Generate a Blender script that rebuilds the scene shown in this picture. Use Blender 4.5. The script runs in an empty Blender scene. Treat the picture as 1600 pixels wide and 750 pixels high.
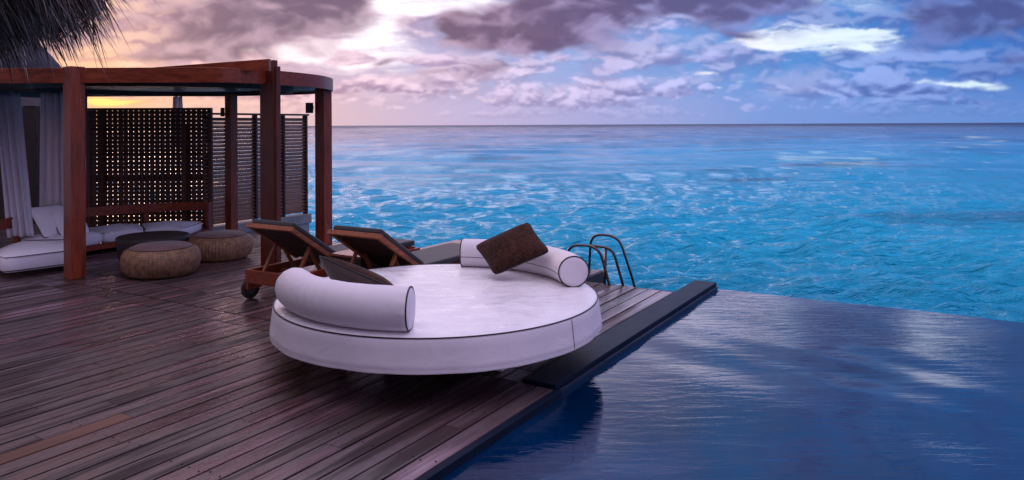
import bpy, bmesh, math, random
import numpy as np
from mathutils import Vector, Matrix

random.seed(7)
rng = np.random.default_rng(11)
S = bpy.context.scene
PI = math.pi
sin, cos, rad = math.sin, math.cos, math.radians

# ------------------------------------------------------------------ camera
cam_d = bpy.data.cameras.new('camera')
cam = bpy.data.objects.new('camera', cam_d)
S.collection.objects.link(cam)
cam_d.sensor_width = 36.0
cam_d.lens = 36.0 * 1167.0 / 1600.0
cam_d.shift_y = -180.0 / 1600.0
cam_d.clip_start = 0.05
cam_d.clip_end = 30000
cam.location = (0, 0, 1.6)
cam.rotation_euler = (Matrix.Rotation(rad(90), 4, 'X') @ Matrix.Rotation(rad(-0.26), 4, 'Z')).to_euler()
S.camera = cam

# ------------------------------------------------------------------ node maths helper
class E:
    def __init__(s, nt, sock): s.nt, s.s = nt, sock
    def _b(s, op, o, rev=False, clamp=False):
        n = s.nt.nodes.new('ShaderNodeMath'); n.operation = op; n.use_clamp = clamp
        a, b = (o, s) if rev else (s, o)
        for i, v in enumerate((a, b)):
            if isinstance(v, E): s.nt.links.new(v.s, n.inputs[i])
            elif v is not None: n.inputs[i].default_value = v
        return E(s.nt, n.outputs[0])
    def __add__(s, o): return s._b('ADD', o)
    __radd__ = __add__
    def __sub__(s, o): return s._b('SUBTRACT', o)
    def __rsub__(s, o): return s._b('SUBTRACT', o, True)
    def __mul__(s, o): return s._b('MULTIPLY', o)
    __rmul__ = __mul__
    def __truediv__(s, o): return s._b('DIVIDE', o)
    def max(s, o): return s._b('MAXIMUM', o)
    def min(s, o): return s._b('MINIMUM', o)
    def pow(s, o): return s._b('POWER', o)
    def f(s, op): return s._b(op, None)
    def atan2(s, o): return s._b('ARCTAN2', o)
    def mr(s, a, b, c=0.0, d=1.0, smooth=True):
        n = s.nt.nodes.new('ShaderNodeMapRange')
        n.interpolation_type = 'SMOOTHSTEP' if smooth else 'LINEAR'
        s.nt.links.new(s.s, n.inputs[0])
        for i, v in zip((1, 2, 3, 4), (a, b, c, d)): n.inputs[i].default_value = v
        return E(s.nt, n.outputs[0])

def mixc(nt, fac, a, b, mode='MIX'):
    n = nt.nodes.new('ShaderNodeMix'); n.data_type = 'RGBA'; n.blend_type = mode
    for i, v in ((0, fac), (6, a), (7, b)):
        if isinstance(v, E): nt.links.new(v.s, n.inputs[i])
        elif i == 0: n.inputs[i].default_value = v
        else: n.inputs[i].default_value = (*v, 1)
    return E(nt, n.outputs[2])

def ramp(nt, fac, stops, interp='LINEAR'):
    n = nt.nodes.new('ShaderNodeValToRGB'); cr = n.color_ramp; cr.interpolation = interp
    while len(cr.elements) > 1: cr.elements.remove(cr.elements[-1])
    cr.elements[0].position = stops[0][0]; cr.elements[0].color = (*stops[0][1], 1)
    for p, c in stops[1:]:
        e = cr.elements.new(p); e.color = (*c, 1)
    nt.links.new(fac.s, n.inputs[0])
    return E(nt, n.outputs[0])

def noise(nt, vec, scale, detail=4, rough=.5, dist=0.0, out=0):
    n = nt.nodes.new('ShaderNodeTexNoise')
    if vec is not None: nt.links.new(vec.s, n.inputs['Vector'])
    n.inputs['Scale'].default_value = scale; n.inputs['Detail'].default_value = detail
    n.inputs['Roughness'].default_value = rough; n.inputs['Distortion'].default_value = dist
    return E(nt, n.outputs[out])

def mapping(nt, vec, scale=(1, 1, 1), loc=(0, 0, 0), rot=(0, 0, 0)):
    n = nt.nodes.new('ShaderNodeMapping')
    nt.links.new(vec.s, n.inputs[0])
    n.inputs['Scale'].default_value = scale; n.inputs['Location'].default_value = loc
    n.inputs['Rotation'].default_value = rot
    return E(nt, n.outputs[0])

def combine(nt, *xyz):
    n = nt.nodes.new('ShaderNodeCombineXYZ')
    for i, v in enumerate(xyz):
        if isinstance(v, E): nt.links.new(v.s, n.inputs[i])
        else: n.inputs[i].default_value = v
    return E(nt, n.outputs[0])

def sep(nt, v):
    n = nt.nodes.new('ShaderNodeSeparateXYZ'); nt.links.new(v.s, n.inputs[0])
    return [E(nt, n.outputs[i]) for i in range(3)]

# ------------------------------------------------------------------ world: dusk sky with cloud banks
world = bpy.data.worlds.new('World'); S.world = world; world.use_nodes = True

def _perlin(x, y, seed):
    g = np.random.default_rng(seed); P = g.random((256, 256)) * 2 * np.pi
    gx, gy = np.cos(P), np.sin(P)
    xi, yi = np.floor(x).astype(np.int64), np.floor(y).astype(np.int64)
    xf, yf = x - xi, y - yi
    u = xf * xf * xf * (xf * (xf * 6 - 15) + 10); v = yf * yf * yf * (yf * (yf * 6 - 15) + 10)
    def d(i, j):
        a, b = (xi + i) & 255, (yi + j) & 255
        return gx[a, b] * (xf - i) + gy[a, b] * (yf - j)
    n0 = d(0, 0) * (1 - u) + d(1, 0) * u; n1 = d(0, 1) * (1 - u) + d(1, 1) * u
    return (n0 * (1 - v) + n1 * v) * 1.5
def fbm(x, y, sx, sy, octv, seed, gain=.5, bil=False):
    t = np.zeros(np.broadcast(x, y).shape); a = 1.0; n = 0; f = 1.0
    for k in range(octv):
        p = _perlin(x / sx * f + 13.7 * k, y / sy * f + 5.1 * k, seed + k)
        t += a * (np.abs(p) * 2 - .55 if bil else p); n += a; a *= gain; f *= 2.03
    return t / n
def sst(v, a, b):
    t = np.clip((v - a) / (b - a), 0, 1); return t * t * (3 - 2 * t)
def grad(px, stops):
    xs = [s[0] for s in stops]
    return np.stack([np.interp(px, xs, [s[1][c] for s in stops]) for c in range(3)], -1)
def mixa(a, b, t): return a * (1 - t[..., None]) + b * t[..., None]

def sky_rgb(px, py):
    """radiance of the evening sky; px runs round the horizon, py falls with height (horizon 197)"""
    wx = fbm(px, py, 160, 60, 4, 101) ; wy = fbm(px, py, 160, 60, 4, 202)
    fx = fbm(px, py, 42, 26, 4, 303); fy = fbm(px, py, 42, 26, 4, 404)
    X = px + wx * 40 + fx * 7; Y = py + wy * 20 + fy * 5
    h = 197 - py                                   # height above the horizon
    hor = grad(px, [(-200, (.75, .40, .26)), (150, (.98, .56, .34)), (300, (.82, .52, .46)), (500, (.70, .50, .58)), (700, (.56, .47, .70)), (950, (.38, .40, .72)), (1200, (.20, .33, .72)), (1600, (.13, .27, .66)), (2300, (.10, .2, .5))])
    mid = grad(px, [(-200, (.60, .34, .40)), (200, (.56, .34, .44)), (450, (.62, .44, .58)), (700, (.46, .44, .70)), (900, (.28, .40, .76)), (1150, (.11, .31, .72)), (1400, (.055, .21, .62)), (1700, (.04, .16, .55)), (2300, (.04, .12, .4))])
    top = grad(px, [(-200, (.30, .20, .30)), (200, (.60, .40, .52)), (500, (.66, .52, .74)), (800, (.34, .42, .84)), (1100, (.14, .38, .92)), (1500, (.08, .30, .85)), (2300, (.05, .18, .6))])
    c = mixa(hor, mid, sst(h, 5, 110)); c = mixa(c, top, sst(h, 150, 420))
    lit = grad(px, [(-200, (.8, .45, .35)), (150, (1.0, .62, .45)), (350, (.84, .52, .58)), (600, (.82, .60, .72)), (850, (.66, .56, .80)), (1100, (.44, .47, .82)), (1350, (.26, .37, .74)), (1600, (.17, .27, .64)), (2300, (.14, .2, .5))])
    shd = grad(px, [(-200, (.3, .16, .22)), (150, (.52, .28, .33)), (350, (.36, .21, .33)), (600, (.38, .25, .42)), (850, (.29, .24, .47)), (1100, (.17, .22, .53)), (1350, (.09, .165, .49)), (1600, (.06, .12, .42)), (2300, (.05, .1, .3))])
    # thin broken veil, middle height
    v = fbm(X, Y, 120, 44, 6, 11, .55) + .12 * sst(h, 50, 100)
    v2 = fbm(X - 4, Y - 8, 120, 44, 5, 11, .55) + .12 * sst(h, 50, 100)
    vm = sst(v, -.16, .30) * .85
    c = mixa(c, mixa(shd, lit, sst(v * .5 + (v - v2) * 2.4, -.30, .35)), vm * sst(h, 25, 60))
    def blobs(L, k=1.0, sharp=1.0):
        t = np.zeros_like(X)
        for b in L:
            x, y, rx, ry = b[:4]; a = b[4] if len(b) > 4 else 1
            t += a * np.exp(-(((px + (X - px) * k - x) / rx) ** 2 + ((py + (Y - py) * k - y) / ry) ** 2) ** sharp)
        return t
    # luminous thin cloud with fibres
    fib = fbm(X, Y, 120, 9, 5, 21, .6)
    gl = blobs([(560, 55, 95, 40), (640, 8, 110, 22), (480, 85, 60, 16), (760, 5, 60, 14, .6), (610, 100, 90, 24, .45), (1120, 75, 60, 20, .35), (900, 70, 60, 20, .3), (1330, 10, 90, 20, .5)])
    gm = sst(gl * (.85 + fib * .9), .18, .95)
    c = mixa(c, 1.08 * grad(px, [(300, (1.05, .80, .80)), (600, (1.25, 1.12, 1.22)), (1000, (.80, .85, 1.0)), (1500, (.6, .8, 1.0))]), gm * .85)
    # bright overcast high over the sea, out of the top of the view
    hv = blobs([(1130, -85, 150, 75, 1.1), (760, -140, 230, 110, 1), (380, -140, 280, 110, .9), (1450, -135, 70, 32, 1.4), (1500, -60, 50, 20, .6)])
    hm = sst(hv + fbm(X, Y, 190, 110, 4, 41, .42) * .38, .0, 1.2) * sst(h, 205, 260)
    c = mixa(c, grad(px, [(0, (1.4, .95, 1.2)), (350, (1.9, 1.35, 1.7)), (650, (2.3, 1.9, 2.1)), (850, (1.8, 1.6, 1.95)), (1200, (1.3, 1.25, 1.7)), (1600, (1.0, 1.25, 1.75))]), hm * .92)
    # low banks of cumulus, row behind row
    for (y0, hh, sx, sy, seed, amt, cov) in [(100, 44, 120, 44, 55, .85, .14), (150, 42, 84, 36, 53, .95, .26), (168, 26, 54, 24, 52, .75, .16), (184, 20, 34, 17, 51, .42, .10)]:
        xx = px + wx * 16 + fx * 4; yy = py + wy * 5 + fy * 2
        b = fbm(xx, yy, sx, sy, 5, seed, .52, True); b2 = fbm(xx - 3, yy - sy * .26, sx, sy, 4, seed, .47, True)
        n = fbm(px, py, sx * 2.6, sy * 3.0, 3, seed + 40); n2 = fbm(px, py, sx * 5.5, sy * 2.6, 2, seed + 60)
        up = (y0 - py) / hh                                   # 0 at the base, 1 at the tops
        env = sst(up + n * .5, -.22, .06) * (1 - np.clip(up, 0, 3) * .52)
        f = b * .8 + n * .8 + n2 * .9 + cov - (1 - env) * .9 + .05
        m = sst(f, -.05, .24) * amt
        s = sst((b - b2) * 1.5 + b * .45 + (np.clip(up, 0, 1.2) - .42) * .9 + n * .6 - n2 * .5, -.75, .72)
        c = mixa(c, mixa(shd, lit * 1.18, s), m)
    # open bright gaps
    gp = blobs([(1285, 66, 112, 19, 1.7), (1225, 74, 55, 14, .8), (1330, 60, 70, 12, .6), (1515, 136, 46, 5, 1.2), (1555, 141, 26, 4, .8), (1445, 133, 14, 3.5, .8), (1288, 1, 30, 10, .9), (1100, 120, 28, 4, .45), (1165, 132, 12, 5, .8), (1130, 138, 10, 3, .5),
                (325, 4, 18, 6, .8), (345, 43, 10, 8, .4), (395, 82, 12, 6, .5)], .55)
    gpm = sst(gp * (1 + fib * 1.3) + (fbm(px, py, 60, 10, 4, 31)) * .42, .30, 1.0) * (.93 + .5 * fib)
    gpm = np.clip(gpm, 0, 1)
    c = mixa(c, grad(px, [(300, (1.1, .86, .80)), (700, (1.1, .98, 1.0)), (1100, (.98, .96, 1.05)), (1300, (.80, .93, 1.08)), (1600, (.72, .90, 1.0))]), gpm)
    # sun behind the low cloud
    for L, col, k in [([(150, 118, 100, 40, .70), (290, 160, 150, 16, .40)], (1.05, .56, .30), 1)]:
        t = np.clip(blobs(L, .4), 0, 1); c = mixa(c, np.broadcast_to(np.array(col), c.shape), t * .8)
    # heavy soft clouds
    D1 = blobs([(455, 8, 120, 40, 1.1), (400, 45, 90, 26, .8), (310, 40, 70, 40, .55), (370, 84, 90, 16, .75), (255, 82, 70, 34, .5), (215, 30, 40, 34, .35), (520, 5, 60, 16, .6),
                (840, 30, 110, 34, 1.15), (770, 62, 70, 24, .95), (865, 66, 60, 18, .7), (905, 30, 60, 30, .5), (720, 42, 26, 24, .5), (1020, 2, 90, 22, 1.1), (1180, 6, 100, 20, 1.0), (1120, 28, 60, 16, .6), (975, 25, 50, 24, .5),
                (1180, 58, 55, 11, .55), (1110, 46, 40, 12, .35), (1510, 30, 95, 34, 1.0), (1590, 20, 60, 34, .9), (1400, 20, 50, 22, .35), (775, 108, 60, 11, .65), (590, 100, 26, 9, .5), (690, 120, 50, 8, .4), (1590, 98, 40, 10, .55), (1420, 78, 60, 12, .35),
                (1340, -110, 80, 42, 1.3), (60, -150, 160, 90, 1), (1700, -110, 110, 120, 1), (1250, -260, 160, 70, .5)], 1.0)
    db = fbm(X, Y, 100, 56, 4, 71, .42, True); dnn = fbm(X, Y, 150, 70, 4, 72, .5)
    f = D1 * 1.25 + db * .55 + dnn * .45
    soft = fbm(X, Y, 74, 44, 4, 75, .45); m = sst(f + soft * .25, .14, .95)
    # underside shading: darker towards the base and the core, paler on tops and rims
    db2 = fbm(X, Y - 14, 100, 56, 4, 71, .42, True)
    s = sst((db - db2) * .9 + (1.0 - f) * .36 + soft * .85 + dnn * .35 - .04, -.42, .62)
    core = .86 * grad(px, [(-200, (.2, .1, .15)), (200, (.34, .19, .27)), (400, (.185, .12, .215)), (700, (.20, .115, .20)), (850, (.165, .10, .215)), (1000, (.13, .10, .25)), (1200, (.13, .12, .32)), (1500, (.085, .11, .34)), (2300, (.06, .08, .25))])
    rim = grad(px, [(-200, (.5, .3, .3)), (200, (.66, .42, .48)), (400, (.50, .33, .44)), (700, (.52, .35, .48)), (850, (.42, .30, .50)), (1000, (.32, .30, .58)), (1200, (.24, .26, .60)), (1500, (.15, .22, .56)), (2300, (.1, .15, .4))])
    c = mixa(c, mixa(core, rim, s), m * .95)
    # the glowing slot of sunset
    k = blobs([(158, 157, 34, 7, 1.1), (180, 163, 40, 4, .8), (215, 158, 30, 2.5, .6)], .35)
    fo = fbm(px, py, 50, 6, 4, 81)
    c = mixa(c, np.broadcast_to(np.array((1.0, .52, .20)), c.shape), sst(k + fo * .3, .10, .6) * .8)
    c = mixa(c, np.broadcast_to(np.array((1.35, .86, .24)), c.shape), sst(k + fo * .35, .45, 1.0))
    haze = 1 - sst(h, -2, 46)
    c = mixa(c, hor * .97, haze * .75)
    return c

def build_sky():
    Wd, Ht = 4096, 2048
    img = bpy.data.images.new('evening_sky', Wd, Ht, alpha=False, float_buffer=True, is_data=True)
    out = np.zeros((Ht, Wd, 4), np.float32); out[..., 3] = 1
    def chunk(r0, r1, step):
        rows = np.arange(r0, r1, step) + .5 * step; cols = np.arange(0, Wd, step) + .5 * step
        phi = (cols / Wd - .5) * 2 * np.pi; el = (rows / Ht - .5) * np.pi
        phi, el = np.meshgrid(phi, el)
        dx, dy, dz = np.cos(phi) * np.cos(el), -np.sin(phi) * np.cos(el), np.sin(el)
        az = np.arctan2(dx, dy)
        a = np.clip(np.abs(az), 0, 1.0)
        px = 800 + 1167 * np.sign(az) * (np.tan(a) + (np.abs(az) - a) * 1.8)
        e = np.clip(el, -.1, 1.1)
        py = 197 - 1167 * (np.tan(e) + np.clip(el - 1.1, 0, 1) * 1.0) / np.cos(np.clip(a, 0, .9))
        c = sky_rgb(px, py)
        zen = sst(el, .55, 1.0)
        c = mixa(c, np.broadcast_to(np.array((1.32, 1.15, 1.55)), c.shape), zen)
        # unseen rear sky, brightened at right and darkened at left for villa shade
        back = sst(dx * .75 - dy * .55 + dz * .3, .35, 1.0) * (1 - zen)
        c = mixa(c, np.broadcast_to(np.array(BACK), c.shape), back * .9)
        dull = sst(dx * -.9 - dy * .6, .25, .8) * (1 - sst(el, .6, 1.3))
        c = mixa(c, np.broadcast_to(np.array((.40, .34, .42)), c.shape), dull)
        c = mixa(c, np.broadcast_to(np.array((.05, .12, .24)), c.shape), 1 - sst(el, -.03, -.004))
        if step > 1: c = np.repeat(np.repeat(c, step, 0), step, 1)
        return c
    h = Ht // 2
    out[:h - 16, :, :3] = (.05, .12, .24)
    out[h - 16:h + 176, :, :3] = chunk(h - 16, h + 176, 1)
    out[h + 176:h + 512, :, :3] = chunk(h + 176, h + 512, 2)
    out[h + 512:, :, :3] = chunk(h + 512, Ht, 8)
    img.pixels.foreach_set(np.clip(out, 0, 4).ravel()); img.update(); img.pack()
    return img
BACK = (.60, .52, .80)
nt = world.node_tree; nt.nodes.clear()
env = nt.nodes.new('ShaderNodeTexEnvironment'); env.image = build_sky(); env.interpolation = 'Cubic'
bg = nt.nodes.new('ShaderNodeBackground'); nt.links.new(env.outputs[0], bg.inputs[0]); bg.inputs[1].default_value = 1.0
sky = nt.nodes.new('ShaderNodeTexSky'); sky.sky_type = 'NISHITA'; sky.sun_disc = False
sky.sun_elevation = rad(6); sky.sun_rotation = rad(-28); sky.altitude = 0
bg2 = nt.nodes.new('ShaderNodeBackground'); nt.links.new(sky.outputs[0], bg2.inputs[0]); bg2.inputs[1].default_value = 0.002
add = nt.nodes.new('ShaderNodeAddShader'); nt.links.new(bg.outputs[0], add.inputs[0]); nt.links.new(bg2.outputs[0], add.inputs[1])
wo = nt.nodes.new('ShaderNodeOutputWorld'); nt.links.new(add.outputs[0], wo.inputs[0])

sun_d = bpy.data.lights.new('sun', 'SUN'); sun_d.energy = .6; sun_d.angle = rad(12); sun_d.color = (1.0, .62, .42)
sun = bpy.data.objects.new('sun', sun_d); S.collection.objects.link(sun)
sd = Vector((sin(rad(-28)) * cos(rad(9)), cos(rad(-28)) * cos(rad(9)), sin(rad(9))))
sun.rotation_euler = sd.to_track_quat('Z', 'Y').to_euler()

S.view_settings.view_transform = 'Standard'
try: S.view_settings.look = 'None'
except Exception: pass
S.view_settings.exposure = 0.04
S.view_settings.gamma = 1.0
S.cycles.use_denoising = True
S.cycles.sample_clamp_direct = 6.0
S.cycles.max_bounces = 8
S.cycles.use_adaptive_sampling = False
S.cycles.sample_clamp_indirect = 4.0

# ------------------------------------------------------------------ materials
def new_mat(name):
    m = bpy.data.materials.new(name); m.use_nodes = True
    t = m.node_tree; b = t.nodes['Principled BSDF']
    return m, t, b

def objco(t):
    n = t.nodes.new('ShaderNodeTexCoord'); return E(t, n.outputs['Object'])

def geoisl(t):
    n = t.nodes.new('ShaderNodeNewGeometry'); return E(t, n.outputs['Random Per Island'])

def bump(t, b, h, strength=.3, dist=.01, prev=None):
    n = t.nodes.new('ShaderNodeBump'); t.links.new(h.s, n.inputs['Height'])
    n.inputs['Strength'].default_value = strength; n.inputs['Distance'].default_value = dist
    if prev is not None: t.links.new(prev.outputs[0], n.inputs['Normal'])
    t.links.new(n.outputs[0], b.inputs['Normal'])
    return n

def wood(name, c1, c2, rough=.35, grain=(3, 30, 30), spec=.5, coat=0.0):
    m, t, b = new_mat(name)
    co = objco(t); isl = geoisl(t)
    g = noise(t, mapping(t, co, grain), 1.6, 5, .6, .6)
    g2 = noise(t, co, 1.3, 3, .5)
    f = g.mr(.3, .7) * .6 + g2.mr(.3, .7) * .25 + isl * .2
    c = mixc(t, f, c1, c2)
    t.links.new(c.s, b.inputs['Base Color'])
    t.links.new((g * .25 + (rough - .1)).s, b.inputs['Roughness'])
    b.inputs['Specular IOR Level'].default_value = spec
    b.inputs['Coat Weight'].default_value = coat; b.inputs['Coat Roughness'].default_value = .25
    bump(t, b, g, .25, .004)
    return m

def cloth(name, c, rough=.75, weave=260, wr=.25, sheen=.2, var=.12, spec=.3, wdist=.02):
    m, t, b = new_mat(name)
    co = objco(t)
    v = noise(t, co, 4.0, 4, .6)
    cc = mixc(t, v.mr(.3, .7), tuple(x * (1 - var) for x in c), c)
    t.links.new(cc.s, b.inputs['Base Color'])
    b.inputs['Roughness'].default_value = rough
    b.inputs['Sheen Weight'].default_value = sheen
    b.inputs['Specular IOR Level'].default_value = spec
    wrk = noise(t, co, 5.0, 4, .55, .8)
    n1 = bump(t, b, wrk, wr, wdist)
    bump(t, b, noise(t, co, weave, 2, .5), .12, .002, n1)
    return m

M = {}
M['red_wood'] = wood('red_wood', (.085, .012, .005), (.34, .058, .022), .36, (22, 22, 2.2), .4)
M['red_wood_h'] = wood('red_wood_h', (.085, .012, .005), (.34, .058, .022), .36, (3, 18, 18), .4)
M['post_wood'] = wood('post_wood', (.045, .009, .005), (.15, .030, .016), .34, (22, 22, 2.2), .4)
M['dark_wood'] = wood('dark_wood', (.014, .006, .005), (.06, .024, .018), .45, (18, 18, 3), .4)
M['screen_wood'] = wood('screen_wood', (.040, .014, .009), (.15, .058, .040), .45, (4, 24, 24), .4)
M['louvre_wood'] = wood('louvre_wood', (.07, .025, .018), (.30, .15, .12), .30, (2.5, 30, 30), .5)
M['white_cloth'] = cloth('white_cloth', (.78, .71, .77), .62, 240, .35, .1, .05)
M['sofa_cloth'] = cloth('sofa_cloth', (.82, .78, .88), .7, 240, .2, .1, .06)
M['piping'] = cloth('piping', (.012, .008, .014), .6, 200, .05)
M['charcoal'] = cloth('charcoal', (.022, .018, .020), .6, 300, .2)
M['ottoman_seat'] = cloth('ottoman_seat', (.17, .085, .085), .65, 200, .3, .2, .3)
M['brown_back'] = cloth('brown_back', (.055, .030, .026), .8, 200, .4, .3)

def plush():
    m, t, b = new_mat('brown_plush')
    co = objco(t)
    v = noise(t, co, 26, 5, .7, 1.0); v2 = noise(t, co, 5, 3, .5)
    c = mixc(t, v.mr(.35, .7) * .7 + v2.mr(.4, .7) * .3, (.016, .006, .004), (.085, .030, .020))
    t.links.new(c.s, b.inputs['Base Color']); b.inputs['Roughness'].default_value = .9
    b.inputs['Sheen Weight'].default_value = .08; b.inputs['Sheen Roughness'].default_value = .4; b.inputs['Specular IOR Level'].default_value = .2
    n = bump(t, b, v, .5, .012); bump(t, b, noise(t, co, 220, 2, .5), .4, .003, n)
    return m
M['plush'] = plush()

def bedtop():
    m, t, b = new_mat('bed_cover')
    co = objco(t)
    v = noise(t, co, 3, 4, .6)
    t.links.new(mixc(t, v.mr(.3, .7), (.78, .73, .77), (.86, .82, .85)).s, b.inputs['Base Color'])
    r = noise(t, mapping(t, co, (2, 3, 2), (0, 0, 0), (0, 0, .2)), 2.2, 6, .65)
    t.links.new(r.mr(.35, .65, .22, .48).s, b.inputs['Roughness'])
    b.inputs['Specular IOR Level'].default_value = .75
    wr = noise(t, mapping(t, co, (.7, 3.6, 1), (0, 0, 0), (0, 0, .12)), 1.2, 2, .5, 1.2)
    x, y, z = sep(t, co)
    w = (wr - .5).f('ABSOLUTE').mr(0, .10, 1.0, 0.0)
    n1 = bump(t, b, w, .12, .012)
    n2 = bump(t, b, noise(t, co, 3.5, 4, .5, .6), .5, .03, n1)
    bump(t, b, noise(t, co, 160, 2, .5), .10, .002, n2)
    return m
M['bed_cover'] = bedtop()

def deck_mat():
    m, t, b = new_mat('weathered_deck'); b.inputs['IOR'].default_value = 2.1
    co = objco(t); isl = geoisl(t)
    off = combine(t, isl * 37.0, isl * 11.0, 0.0)
    va = t.nodes.new('ShaderNodeVectorMath'); va.operation = 'ADD'
    t.links.new(co.s, va.inputs[0]); t.links.new(off.s, va.inputs[1]); cv = E(t, va.outputs[0])
    grain = noise(t, mapping(t, cv, (1.6, 50, 20)), 1.0, 5, .6, .2)
    streak = noise(t, mapping(t, cv, (.55, 10, 5)), 1.0, 5, .60, .4)
    patch = noise(t, mapping(t, co, (.8, 1.6, 1)), .9, 3, .55, .3) * .72 + noise(t, mapping(t, cv, (.5, 1.5, 1)), 1.2, 4, .6, .2) * .28 + (isl - .5) * .07
    fine = noise(t, mapping(t, cv, (9, 90, 20)), 1.0, 4, .7)
    f = grain.mr(.3, .7) * .25 + streak.mr(.33, .68) * .55 + isl * .18
    c = ramp(t, f, [(0, (.010, .004, .004)), (.30, (.030, .011, .012)), (.55, (.135, .058, .066)), (.8, (.29, .17, .20)), (1, (.42, .30, .34))])
    worn = patch.mr(.42, .62)
    c2 = mixc(t, worn * .8, mixc(t, .72, c, (.022, .009, .010)), c)
    rb = (isl * 57.3).f('FRACT').mr(.88, .93)
    c3 = mixc(t, rb * .55, c2, (.034, .012, .010))
    t.links.new(c3.s, b.inputs['Base Color'])
    sheen = (patch * .75 + streak * .45).mr(.50, .66)
    rr = (.60 - sheen * .36 + (fine - .5) * .2)
    t.links.new(rr.s, b.inputs['Roughness'])
    t.links.new((sheen * 1.15 * fine.mr(.3, .6, .45, 1.0) + .16).min(1.0).s, b.inputs['Specular IOR Level'])
    n1 = bump(t, b, grain + streak * .6, .4, .0022)
    bump(t, b, fine, .2, .0012, n1)
    return m
M['deck'] = deck_mat()

def new_board():
    m, t, b = new_mat('new_board')
    co = objco(t)
    g = noise(t, mapping(t, co, (2.2, 60, 20)), 1.0, 6, .7, .3)
    t.links.new(mixc(t, g.mr(.3, .7), (.13, .055, .035), (.24, .115, .075)).s, b.inputs['Base Color'])
    b.inputs['Roughness'].default_value = .6
    bump(t, b, g, .4, .003)
    return m
M['new_board'] = new_board()

def simple(name, c, rough=.5, metal=0.0, spec=.5, bs=0, bd=.005, bst=.3, var=None):
    m, t, b = new_mat(name)
    co = objco(t)
    v = noise(t, co, 3.0 if not var else var, 5, .6)
    t.links.new(mixc(t, v.mr(.3, .7), tuple(x * .7 for x in c), c).s, b.inputs['Base Color'])
    t.links.new((v * .2 + (rough - .1)).s, b.inputs['Roughness'])
    b.inputs['Metallic'].default_value = metal; b.inputs['Specular IOR Level'].default_value = spec
    if bs: bump(t, b, noise(t, co, bs, 4, .6), bst, bd)
    return m
M['under'] = simple('under_wood', (.006, .004, .004), .9, spec=.1)
M['coping'] = simple('coping_stone', (.006, .012, .030), .45, 0, .14, 60, .002, .25, 6)
M['concrete'] = simple('pale_concrete', (.27, .26, .28), .8, 0, .3, 30, .004, .3)
M['wet_slab'] = simple('wet_slab', (.40, .28, .27), .32, 0, .6, 45, .02, .9, 22)
M['steel'] = simple('steel', (.16, .14, .14), .25, 1.0)
M['black_metal'] = simple('black_metal', (.01, .01, .012), .4)
M['rubber'] = simple('rubber', (.02, .015, .014), .5)
M['hub'] = simple('hub', (.09, .06, .055), .4)
M['lip'] = simple('pool_lip', (.04, .05, .09), .3, 0, .5)
M['tile'] = simple('pool_tile', (.01, .03, .07), .4)

def rib_mat(name, c1, c2):
    m, t, b = new_mat(name)
    co = objco(t); x, y, z = sep(t, co)
    zz = ((z * 420.0).f('SINE') * .5 + .5)
    v = noise(t, co, 18, 4, .6)
    t.links.new(mixc(t, v.mr(.3, .7) * .6 + zz * .4, c1, c2).s, b.inputs['Base Color'])
    b.inputs['Roughness'].default_value = .5
    bump(t, b, zz, .5, .004)
    return m
M['rattan'] = rib_mat('rattan', (.075, .032, .016), (.32, .165, .085))
M['dark_rattan'] = rib_mat('dark_rattan', (.012, .008, .008), (.045, .03, .03))
M['table_top'] = simple('woven_table_top', (.040, .026, .030), .6, 0, .3, 55, .012, .8, 40)

def curtain_mat():
    m, t, b = new_mat('curtain_cloth')
    b.inputs['Base Color'].default_value = (.88, .84, .92, 1); b.inputs['Roughness'].default_value = .8
    tr = t.nodes.new('ShaderNodeBsdfTranslucent'); tr.inputs[0].default_value = (.88, .84, .92, 1)
    mx = t.nodes.new('ShaderNodeMixShader'); mx.inputs[0].default_value = .5
    t.links.new(b.outputs[0], mx.inputs[1]); t.links.new(tr.outputs[0], mx.inputs[2])
    t.links.new(mx.outputs[0], t.nodes['Material Output'].inputs[0])
    co = objco(t); bump(t, b, noise(t, co, 200, 2, .5), .15, .002)
    return m
M['curtain'] = curtain_mat()

def thatch_mat(name, c1, c2, c3, spec=.4):
    m, t, b = new_mat(name)
    isl = geoisl(t)
    c = ramp(t, isl, [(0, c1), (.5, c2), (.8, c2), (1, c3)])
    t.links.new(c.s, b.inputs['Base Color']); b.inputs['Roughness'].default_value = .42
    b.inputs['Specular IOR Level'].default_value = spec
    return m
M['straw'] = thatch_mat('straw', (.005, .003, .002), (.085, .048, .034), (.75, .58, .50))
M['straw_body'] = simple('straw_body', (.006, .004, .004), .9, 0, .1, 60, .03, .8)
M['far_thatch'] = simple('far_thatch', (.085, .07, .095), .8, 0, .3, 90, .04, .9, 30)

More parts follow.
